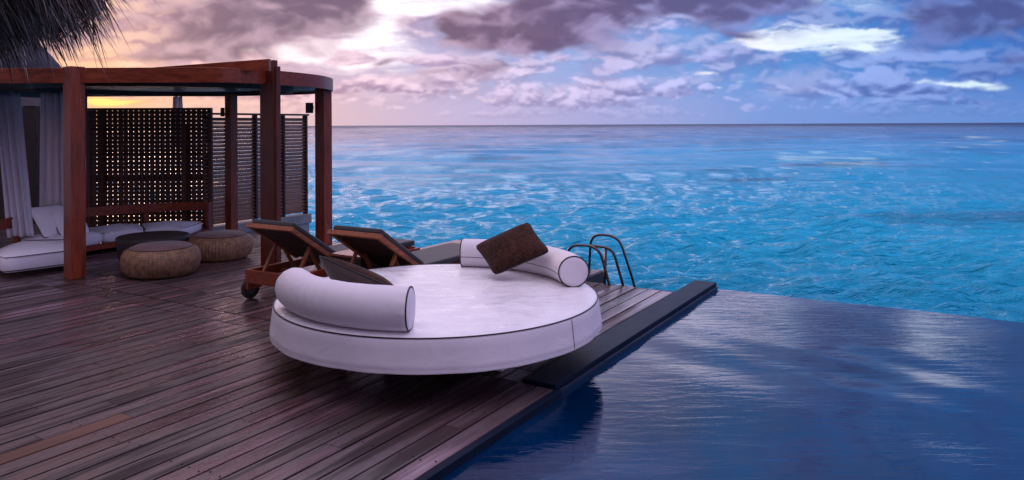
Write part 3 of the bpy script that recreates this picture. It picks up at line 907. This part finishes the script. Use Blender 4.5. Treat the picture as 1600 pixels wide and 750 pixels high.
ribbon(m, arc, .395, .52, -.035)
m.build('backrest', M['red_wood_h'], sofa, bevel=.004)
for a in (89, 118, 150, 182, 212):
    mt = Matrix.Rotation(rad(a), 4, 'Z'); MB().box(1.56, 1.615, -.03, .03, .0, .394, 0, mt).build('back_stay', M['red_wood'], sofa)
m = MB(); arc = [Vector((.98 * cos(rad(a)), .98 * sin(rad(a)), 0)) for a in range(89, 229, 3)]
ribbon(m, arc, .05, .118, .045)
m.build('front_rail', M['red_wood_h'], sofa)
m = MB(); arc = [Vector((.99 * cos(rad(a)), .99 * sin(rad(a)), 0)) for a in range(89, 183, 3)]
ribbon(m, arc, .0, .049, -.30)
m.build('plinth', M['under'], sofa)
# end board at the right end
mt = Matrix.Rotation(rad(87.5), 4, 'Z')
m = MB().box(.94, 1.60, -.018, .018, .0, .15, 0, mt).box(1.50, 1.60, -.018, .018, .151, .52, 0, mt)
m.build('end_panel', M['red_wood_h'], sofa, bevel=.003)

# ------------------------------------------------------------------ pillows
def pillow(name, TL, TR, BR, BL, th, mat, back=None, pw=2.2, pipe=True, root=None, seed=1, label=None, cat=None, group=None):
    """soft cushion spanning four corners; returns the top-level mesh with piping child"""
    TL, TR, BR, BL = map(Vector, (TL, TR, BR, BL)); c = (TL + TR + BR + BL) / 4
    nrm = ((TR - TL).cross(BL - TL)).normalized() * -1
    g = random.Random(seed); p1, p2 = g.uniform(0, 6), g.uniform(0, 6)
    n = 26; V = []; F = []; mi = []
    def pt(s, t, side):
        pin = .06
        e = abs(2 * s - 1) ** 2 ; d = abs(2 * t - 1) ** 2
        ss = s + (.5 - s) * pin * (1 - d) ; tt = t + (.5 - t) * pin * (1 - e)
        # round the corners
        cr = (max(0, abs(2 * s - 1) - .75) / .25) * (max(0, abs(2 * t - 1) - .75) / .25)
        ss += (.5 - ss) * .07 * cr; tt += (.5 - tt) * .07 * cr
        p = TL.lerp(TR, ss).lerp(BL.lerp(BR, ss), tt)
        h = (max(0, 1 - abs(2 * s - 1) ** pw) * max(0, 1 - abs(2 * t - 1) ** pw)) ** .55
        w = .05 * h * sin(7 * s + p1) * sin(6 * t + p2)
        return p + nrm * side * (th / 2) * (h + w) - c
    for side in (1, -1):
        b = len(V)
        for jx in range(n + 1):
            for ix in range(n + 1):
                V.append(pt(ix / n, jx / n, side))
        for jx in range(n):
            for ix in range(n):
                q = (b + jx * (n + 1) + ix, b + jx * (n + 1) + ix + 1, b + (jx + 1) * (n + 1) + ix + 1, b + (jx + 1) * (n + 1) + ix)
                F.append(q if side > 0 else q[::-1]); mi.append(0 if side > 0 or back is None else 1)
    me = bpy.data.meshes.new(name); me.from_pydata(V, [], F)
    o = link(name, me, [mat] + ([back] if back else []), root, True)
    for p, k in zip(me.polygons, mi): p.material_index = k
    bm = bmesh.new(); bm.from_mesh(me); bmesh.ops.remove_doubles(bm, verts=bm.verts, dist=.0006); bmesh.ops.recalc_face_normals(bm, faces=bm.faces); bm.to_mesh(me); bm.free()
    o.location = c
    if label: tag(o, label, cat, group)
    if pipe:
        per = [(i / n, 0) for i in range(n)] + [(1, i / n) for i in range(n)] + [(1 - i / n, 1) for i in range(n)] + [(0, 1 - i / n) for i in range(n)]
        MB().tube([pt(s, t, 0) for s, t in per], .005, 6, True).build('piping', M['piping'], o, smooth=True)
    return o
# white scatter cushions on the sofa, leaning back
pillow('scatter_cushion', (-5.92, 9.08, .62), (-5.66, 9.38, .64), (-5.43, 9.28, .27), (-5.62, 8.95, .26), .12, M['sofa_cloth'], label='white scatter cushion leaning at the back of the sofa, the one nearer the long curtain', cat='cushion', seed=3)
pillow('scatter_cushion', (-5.80, 9.22, .63), (-5.50, 9.50, .62), (-5.28, 9.36, .27), (-5.47, 9.05, .26), .12, M['sofa_cloth'], label='white scatter cushion leaning in front of its twin, half hidden by the front post', cat='cushion', seed=4)

# ------------------------------------------------------------------ ottomans and drum table
def ottoman(x, y, r, h, name, cat, label, body, seatmat, group=None, drum=False):
    root = empty(name, (x, y, 0), 0, label, cat, group)
    if drum: prof = [(r * .80, 0), (r * .90, .03), (r * .95, h * .3), (r * .97, h * .6), (r, h * .85), (r * 1.0, h - .012), (r * .97, h)]
    else: prof = [(r * .74, 0), (r * .86, .03), (r * .95, h * .25), (r, h * .5), (r * .975, h * .72), (r * .90, h * .87), (r * .80, h * .945)]
    nn = 60
    m = MB(); m.lathe([(q[0] , q[1]) for q in [(prof[0][0] * .6, .004)] + prof], 360, (0, 0, 0), lambda a, rr, z: (.007 if not drum else .003) * abs(sin(a * nn / 2)) * (rr > r * .77) )
    m.build('woven_body', body, root, smooth=True)
    if drum:
        m = MB(); m.lathe([(0, h + .004), (r * .5, h + .004), (r * .9, h + .002), (r * .975, h + .0005)], 64); m.build('table_top', seatmat, root, smooth=True)
    else:
        rt = r * .80; z = h * .93
        m = MB(); m.lathe([(0, z + .045), (rt * .5, z + .042), (rt * .85, z + .030), (rt * .97, z + .012), (rt, z), (rt * .99, z - .02), (rt * .9, z - .03)], 72,
                          mod=lambda a, rr, z: .003 * sin(9 * a)); s = m.build('seat_pad', seatmat, root, smooth=True)
        MB().tube([(rt * 1.002 * cos(a), rt * 1.002 * sin(a), z + .006) for a in np.linspace(0, 2 * PI, 72, endpoint=False)], .005, 6, True).build('piping', M['piping'], s, smooth=True)
    return root
ottoman(-3.80, 8.08, .395, .315, 'ottoman', 'ottoman', 'round ribbed rattan ottoman nearest the front left post, in front of the dark drum table', M['rattan'], M['ottoman_seat'], 'rattan ottomans')
ottoman(-3.54, 9.05, .375, .30, 'ottoman', 'ottoman', 'round ribbed rattan ottoman to the right of the dark drum table', M['rattan'], M['ottoman_seat'], 'rattan ottomans')
ottoman(-4.29, 8.92, .40, .30, 'drum_table', 'table', 'low dark woven drum table between the sofa and the two ottomans', M['dark_rattan'], M['table_top'], drum=True)

# ------------------------------------------------------------------ daybed
BX, BY, BR, BT = -.522, 5.283, 1.125, .42
bed = empty('round_daybed', (BX, BY, 0), 0, 'big round white daybed on the deck beside the infinity pool', 'daybed')
m = MB()
prof = [(0, BT + .006), (.3, BT + .006), (.6, BT + .006), (.85, BT + .004), (1.0, BT + .001), (1.07, BT - .003), (1.105, BT - .009), (1.118, BT - .018), (1.123, BT - .03),
        (1.127, BT - .07), (1.132, BT - .11), (1.138, BT - .155), (1.142, BT - .178), (1.139, BT - .186), (1.143, BT - .195), (1.140, BT - .205)]
def bedmod(a, r, z):
    w = 0
    if z < BT - .01 and r > 1.1:
        k = min(1, (BT - z) / .2)
        w = .006 * k * (sin(5 * a + 1) + .6 * sin(11 * a + 2) + .5 * sin(23 * a)) * .6
    return w
m.lathe(prof, 240, (0, 0, 0), bedmod)
mat_o = m.build('mattress', [M['bed_cover'], M['white_cloth']], bed, smooth=True)
for p in mat_o.data.polygons:
    if p.center.z < BT - .012: p.material_index = 1
m = MB(); m.lathe([(1.136, BT - .2035), (1.10, BT - .190), (.5, BT - .185), (0, BT - .185)], 120)
m.build('underside', M['under'], bed)
circ = np.linspace(0, 2 * PI, 160, endpoint=False)
MB().tube([(1.117 * cos(a), 1.117 * sin(a), BT - .010) for a in circ], .0042, 8, True).build('piping', M['piping'], mat_o, smooth=True)
for sa in (-38, 35, 140):
    MB().tube([((q[0] + .002 + bedmod(rad(sa), q[0], q[1])) * cos(rad(sa)), (q[0] + .002 + bedmod(rad(sa), q[0], q[1])) * sin(rad(sa)), q[1]) for q in prof[7:15]], .0018, 5).build('seam', M['charcoal'], mat_o)
m = MB(); m.lathe([(.80, .232), (.90, .232), (.90, .15), (.88, .14), (.70, .14)], 120); m.build('base_ring', M['white_cloth'], bed, smooth=True)
for k in (0, 1, 2, 3, 5):
    mt = Matrix.Rotation(rad(29 + 60 * k), 4, 'Z')
    MB().box(.46, .62, -.16, .16, 0, .228, 0, mt).build('foot', M['white_cloth'], bed, bevel=.01)

def bolster(a0, a1, R, r, label, seam_a=0.0, squash=1.0):
    am = rad((a0 + a1) / 2)
    root_p = Vector((BX + R * cos(am), BY + R * sin(am), BT))
    N = 140; pts = []
    z = r * .97
    for i in range(N + 1):
        a = rad(a0 + (a1 - a0) * i / N)
        pts.append(Vector((BX + R * cos(a), BY + R * sin(a), BT + z)) - root_p)
    def rf(t, a):
        e = min(t, 1 - t)
        k = 1 + .0035 * sin(40 * t + 3 * a) * (abs(cos(a)) ) + .004 * sin(17 * t)
        if e < .012: k *= .955 + .045 * math.sqrt(e / .012)
        k += .022 * math.exp(-e / .035) * sin(13 * a) * .5
        k += .010 * math.exp(-((t - .42) / .16) ** 2) * sin(95 * t + 5 * sin(a + 1)) * max(0, cos(a - .6))
        return r * k
    m = MB(); m.tube(pts, r, 72, caps=False, rfun=rf)
    o = m.build('bolster', M['white_cloth'], None, smooth=True); o.location = root_p
    tag(o, label, 'bolster', 'white bolsters on the round daybed')
    # domed ends with dark piping
    for end, sgn in ((0, -1), (N, 1)):
        p = pts[end]; d = (pts[1] - pts[0] if end == 0 else pts[N] - pts[N - 1]).normalized() * (1 if sgn > 0 else -1)
        u = Vector((0, 0, 1)); w = d.cross(u)
        V = [p + d * .016]; F = []; n = 40; rings = [(.35, .015), (.7, .011), (.9, .005), (.955, -.004)]
        for rr, h in rings:
            for k in range(n):
                a = 2 * PI * k / n; V.append(p + d * h + (u * cos(a) + w * sin(a)) * r * rr)
        for k in range(n): F.append((0, 1 + k, 1 + (k + 1) % n))
        for q in range(len(rings) - 1):
            for k in range(n): F.append((1 + q * n + k, 1 + (q + 1) * n + k, 1 + (q + 1) * n + (k + 1) % n, 1 + q * n + (k + 1) % n))
        cp = MB(); cp.add(V, F); c = cp.build('end_cap', M['white_cloth'], o, smooth=True)
        MB().tube([p + (u * cos(a) + w * sin(a)) * r * .975 for a in np.linspace(0, 2 * PI, 48, endpoint=False)], .0048, 6, True).build('piping', M['piping'], c, smooth=True)
    # lengthwise seam
    sp = []
    for i in range(N + 1):
        a = rad(a0 + (a1 - a0) * i / N); rr = r * 1.004
        sp.append(Vector((BX + (R - rr * cos(seam_a)) * cos(a), BY + (R - rr * cos(seam_a)) * sin(a), BT + z + rr * sin(seam_a))) - root_p)
    MB().tube(sp, .0022, 5).build('seam', M['charcoal'], o)
    return o
bolster(203, 266, .985, .128, 'curved white bolster on the near left rim of the daybed', rad(-50))
bolster(8, 84, .975, .115, 'curved white bolster on the far right rim of the daybed under the brown cushion', rad(-8))
pillow('throw_cushion', (-1.28, 4.87, .765), (-.72, 4.53, .61), (-.69, 4.78, .44), (-1.18, 5.11, .475), .18, M['brown_back'], M['plush'],
       label='square brown cushion tucked behind the near left bolster of the daybed', cat='cushion', seed=5)
pillow('throw_cushion', (-.305, 5.94, .640), (.125, 5.87, .842), (.285, 5.58, .650), (-.135, 5.60, .468), .16, M['plush'], M['brown_back'],
       label='furry dark brown cushion leaning on the far right bolster of the daybed', cat='cushion', seed=6)

# ------------------------------------------------------------------ sun loungers
def make_lounger():
    r = empty('sun_lounger', (0, 0, 0), 0)
    wd = .30   # half width; local x = along the lounger towards the feet
    for s in (-1, 1):
        MB().box(0, 1.72, s * wd - .02, s * wd + .02, .195, .285).build('side_rail', M['red_wood_h'], r, bevel=.004)
    MB().box(-.022, 0, -wd - .02, wd + .02, .165, .285).build('end_rail', M['red_wood_h'], r, bevel=.004)
    MB().box(1.72, 1.742, -wd - .02, wd + .02, .195, .285).build('end_rail', M['red_wood_h'], r, bevel=.004)
    for x in (.16, .34): MB().box(x, x + .04, -wd + .02, wd - .02, .20, .235).build('cross_bar', M['red_wood_h'], r, bevel=.003)
    for x in (1.58,):
        for s in (-1, 1): MB().box(x, x + .06, s * wd - .045, s * wd - .0, 0, .194).build('leg', M['red_wood'], r, bevel=.004)
    for s in (-1, 1):
        c = (0.06, s * (wd + .045), .10)
        m = MB(); pr = [(.062, -.018), (.092, -.018), (.10, -.010), (.10, .010), (.092, .018), (.062, .018)]
        m.lathe(pr, 40); w = m.build('wheel', M['rubber'], r, smooth=True); w.location = c; w.rotation_euler = (PI / 2, 0, 0)
        MB().lathe([(0, -.012), (.05, -.012), (.063, -.015), (.063, .015), (.05, .012), (0, .012)], 32).build('hub', M['hub'], w, smooth=True)
        MB().box(-.02, .14, s * wd - .018, s * wd + .018, .10, .19).build('wheel_bracket', M['red_wood_h'], r, bevel=.003)
    # backrest
    L = .66; t = rad(33); hx = .56; hz = .32
    mt = Matrix.Translation((hx, 0, hz)) @ Matrix.Rotation(-(PI - t), 4, 'Y')     # local x runs up the back
    mt = Matrix.Translation((hx, 0, hz)) @ Matrix(((-cos(t), 0, sin(t), 0), (0, 1, 0, 0), (sin(t), 0, cos(t), 0), (0, 0, 0, 1)))
    bw = .27
    m = MB()
    for s in (-1, 1): m.box(0, L, s * bw - .018, s * bw + .018, -.02, .02, 0, mt)
    m.box(L + .001, L + .03, -bw - .03, bw + .03, -.02, .022, 0, mt)
    m.build('back_frame', M['orange_wood'], r, bevel=.003)
    m = MB(); x = .02
    while x < L - .03: m.box(x, x + .030, -bw + .019, bw - .019, -.008, .006, 0, mt); x += .042
    m.build('back_slats', M['dark_wood'], r)
    m = MB().box(.0, L + .02, -bw + .0, bw - .0, .0225, .075, 0, mt)
    m.build('back_pad', M['charcoal'], r, bevel=.018, segs=3)
    m = MB().box(.60, 1.72, -.27, .27, .305, .365)
    m.build('seat_pad', M['charcoal'], r, bevel=.018, segs=3)
    m = MB(); x = .62
    while x < 1.70: m.box(x, x + .04, -wd + .022, wd - .022, .270, .300); x += .055
    m.build('seat_slats', M['red_wood_h'], r)
    for s in (-1, 1):
        MB().beam((.10, s * .22, .235), (.26, s * .22, .50), .028, .028).build('strut', M['orange_wood'], r, bevel=.003)
        MB().beam((.44, s * .17, .235), (.30, s * .17, .455), .028, .028).build('strut', M['orange_wood'], r, bevel=.003)
    return r
M['orange_wood'] = wood('orange_wood', (.15, .040, .018), (.38, .12, .05), .4, (4, 18, 18), .4)
lg = make_lounger()
lg.location = W(4.60, 5.34, 0); lg.rotation_euler = (0, 0, UA)
tag(lg, 'wooden wheeled sun lounger with raised back, standing nearest the ottomans', 'sun lounger', 'sun loungers facing the sea')
l2 = copy_tree(lg); l2.location = W(4.66, 4.38, 0)
tag(l2, 'wooden sun lounger with raised back, right behind the round daybed', 'sun lounger', 'sun loungers facing the sea')

# side table between them
tb = empty('side_table', W(5.02, 4.84, 0), UA, 'small red wooden side table with wet top between the two sun loungers', 'side table')
m = MB()
for k in range(5): m.box(0, .42, -.19 + k * .077, -.19 + k * .077 + .072, .40, .42)
wt = simple('wet_red_top', (.33, .10, .075), .18, 0, .6, 40, .003, .3)
m.build('table_top', wt, tb, bevel=.002)
MB().box(.01, .03, -.18, .18, .10, .398).build('front_panel', M['dark_wood'], tb)
MB().box(.39, .41, -.18, .18, .10, .398).build('back_panel', M['dark_wood'], tb)
for s in (-1, 1): MB().box(.031, .389, s * .17 - .01, s * .17 + .01, .10, .398).build('side_panel', M['dark_wood'], tb)
for x in (.03, .37):
    for s in (-1, 1): MB().box(x - .02, x + .02, s * .165 - .015, s * .165 + .015, 0, .099).build('leg', M['red_wood'], tb)

# ------------------------------------------------------------------ pool ladder
lad = empty('boarding_ladder', W(7.0, 2.75, 0), 0, 'steel boarding ladder with three looped handrails at the deck edge over the sea', 'ladder')
def rounded(pts, r, n=8):
    P = [Vector(p) for p in pts]; out = [P[0]]
    for a, b, c in zip(P, P[1:], P[2:]):
        d1, d2 = (a - b), (c - b); k = min(r, d1.length * .48, d2.length * .48)
        p, q = b + d1.normalized() * k, b + d2.normalized() * k
        out += [(p * (1 - t) ** 2 + b * 2 * t * (1 - t) + q * t * t) for t in [i / n for i in range(n + 1)]]
    return out + [P[-1]]
def loop(knots):
    m = MB(); m.tube([p - lad.location for p in rounded(knots, .13)], .014, 10); return m.build('handrail', M['steel'], lad, smooth=True)
# each loop: near leg up from below the deck edge, across, and down into the water
loop([(1.33, 7.62, -1.7), (.97, 7.45, -.02), (.86, 7.44, .385), (.56, 7.52, .395), (.52, 7.60, 0), (.52, 7.62, -1.7)])
loop([(1.47, 7.72, -1.7), (1.11, 7.50, -.02), (1.00, 7.47, .365), (.78, 7.49, .385), (.925, 7.50, .375), (.945, 7.58, .05), (.95, 7.60, -1.7)][:4])
loop([(.93, 7.62, -1.7), (.93, 7.55, 0), (.935, 7.485, .36)])
loop([(1.70, 8.05, -1.7), (1.27, 7.95, -.02), (1.13, 7.95, .41), (.84, 8.0, .43), (.82, 8.03, 0), (.82, 8.03, -1.7)])
for z in (-.35, -.65, -.95, -1.25):
    MB().beam(Vector((.94, 7.62, z)) - lad.location, Vector((.83, 8.03, z)) - lad.location, .07, .02).build('tread', M['steel'], lad)

# ------------------------------------------------------------------ near thatched eave
def build_thatch():
    root = empty('thatched_villa', (-4.0, .6, 0), 0, 'near villa whose dark shaggy thatched eave hangs in from the top left corner', 'villa')
    ctr = Vector((-4.6, 1.2, 0))
    eave = catmull([(-9.5, 4.3, 0), (-6.5, 4.45, 0), (-4.7, 4.5, 0), (-3.30, 4.38, 0), (-2.58, 4.08, 0), (-2.09, 3.6, 0), (-1.67, 3.0, 0), (-1.32, 2.2, 0), (-1.2, 1.2, 0), (-1.25, 0, 0), (-1.7, -1.6, 0), (-3.5, -2.6, 0)], 14)
    L = [0]
    for a, b in zip(eave, eave[1:]): L.append(L[-1] + (b - a).length)
    ze = 2.12
    # body: underside and sloping top
    V = []; F = []; k = len(eave)
    apex = Vector((-4.9, 1.3, 4.6))
    for p in eave:
        i = (Vector((apex.x, apex.y, 0)) - p).normalized()
        V += [(p.x + i.x * .12, p.y + i.y * .12, ze + .0), (p.x + i.x * .06, p.y + i.y * .06, ze + .26), tuple(Vector((p.x, p.y, ze + .26)).lerp(apex, .92)), tuple(Vector((p.x, p.y, ze + .06)).lerp(apex + Vector((0, 0, -.5)), .9))]
    for i in range(k - 1):
        for q in range(4): F.append((i * 4 + q, i * 4 + (q + 1) % 4, i * 4 + 4 + (q + 1) % 4, i * 4 + 4 + q))
    mb = MB(); mb.add(V, F); o = mb.build('thatch_body', M['straw_body'], root); o.location = -root.location
    g = random.Random(12); mb = MB(); VV = []; FF = []
    def at(s):
        lo = 0
        import bisect
        i = min(max(bisect.bisect(L, s) - 1, 0), k - 2); t = (s - L[i]) / (L[i + 1] - L[i] + 1e-9)
        p = eave[i].lerp(eave[i + 1], t); tan = (eave[i + 1] - eave[i]).normalized()
        return p, tan
    def strand(p, d, ln, w, droop):
        side = d.cross(Vector((g.uniform(-1, 1), g.uniform(-1, 1), g.uniform(-.3, .3)))).normalized()
        q1 = p + d * ln * .5 + Vector((0, 0, -droop * .25 * ln)); q2 = p + d * ln + Vector((0, 0, -droop * ln))
        b = len(VV)
        VV.extend([p - side * w, p + side * w, q1 - side * w * .8, q1 + side * w * .8, q2])
        FF.extend([(b, b + 1, b + 3, b + 2), (b + 2, b + 3, b + 4)])
    s0, s1 = L[14], L[-20]
    for n in range(24000):
        s = g.uniform(s0, s1); p, tan = at(s)
        out = Vector((-tan.y, tan.x, 0)).normalized()
        tocam = out.dot(p - Vector((-4.6, 1.2, 0)))
        if tocam < 0: out = -out
        inn = g.random() ** .8 * .42; h = g.random()
        base = p - out * inn + Vector((0, 0, ze + .02 + h * .25 - inn * .02))
        d = (out * g.gauss(.35, .16) + Vector((1, 0, 0)) * g.gauss(.12, .14) + Vector((0, 0, -1))).normalized()
        ln = g.uniform(.10, .27) * (1 + .6 * (g.random() < .06))
        strand(base, d, ln, g.uniform(.0020, .0042), g.uniform(0, .18))
    # shag over the outer slope
    for n in range(6000):
        s = g.uniform(s0, s1); p, tan = at(s)
        out = Vector((-tan.y, tan.x, 0)).normalized()
        if out.dot(p - Vector((-4.6, 1.2, 0))) < 0: out = -out
        base = p - out * g.uniform(0, .8); base.z = ze + .27 + (p - base).length * .7
        base.z = ze + .27 + (Vector((p.x, p.y, base.z)) - base).length * .62
        d = (out * 1.0 + tan * g.gauss(.05, .2) + Vector((0, 0, -.75 + g.gauss(0, .15)))).normalized()
        strand(base, d, g.uniform(.2, .4), g.uniform(.002, .004), g.uniform(0, .2))
    me = bpy.data.meshes.new('straw_fringe'); me.from_pydata([tuple(v) for v in VV], [], FF)
    o = link('straw_fringe', me, M['straw'], root); o.location = -root.location
    q = MB().box(-7.5, -2.75, -2.0, 3.2, 0, 2.45).build('wall', M['dark_wood'], root, bevel=.01); q.location = -root.location  # unseen villa body, added to block light from the left
    dm = MB().box(-2.745, -2.71, .6, 1.7, .02, 2.1); q = dm.build('door', M['red_wood'], root, bevel=.006); q.location = -root.location
build_thatch()
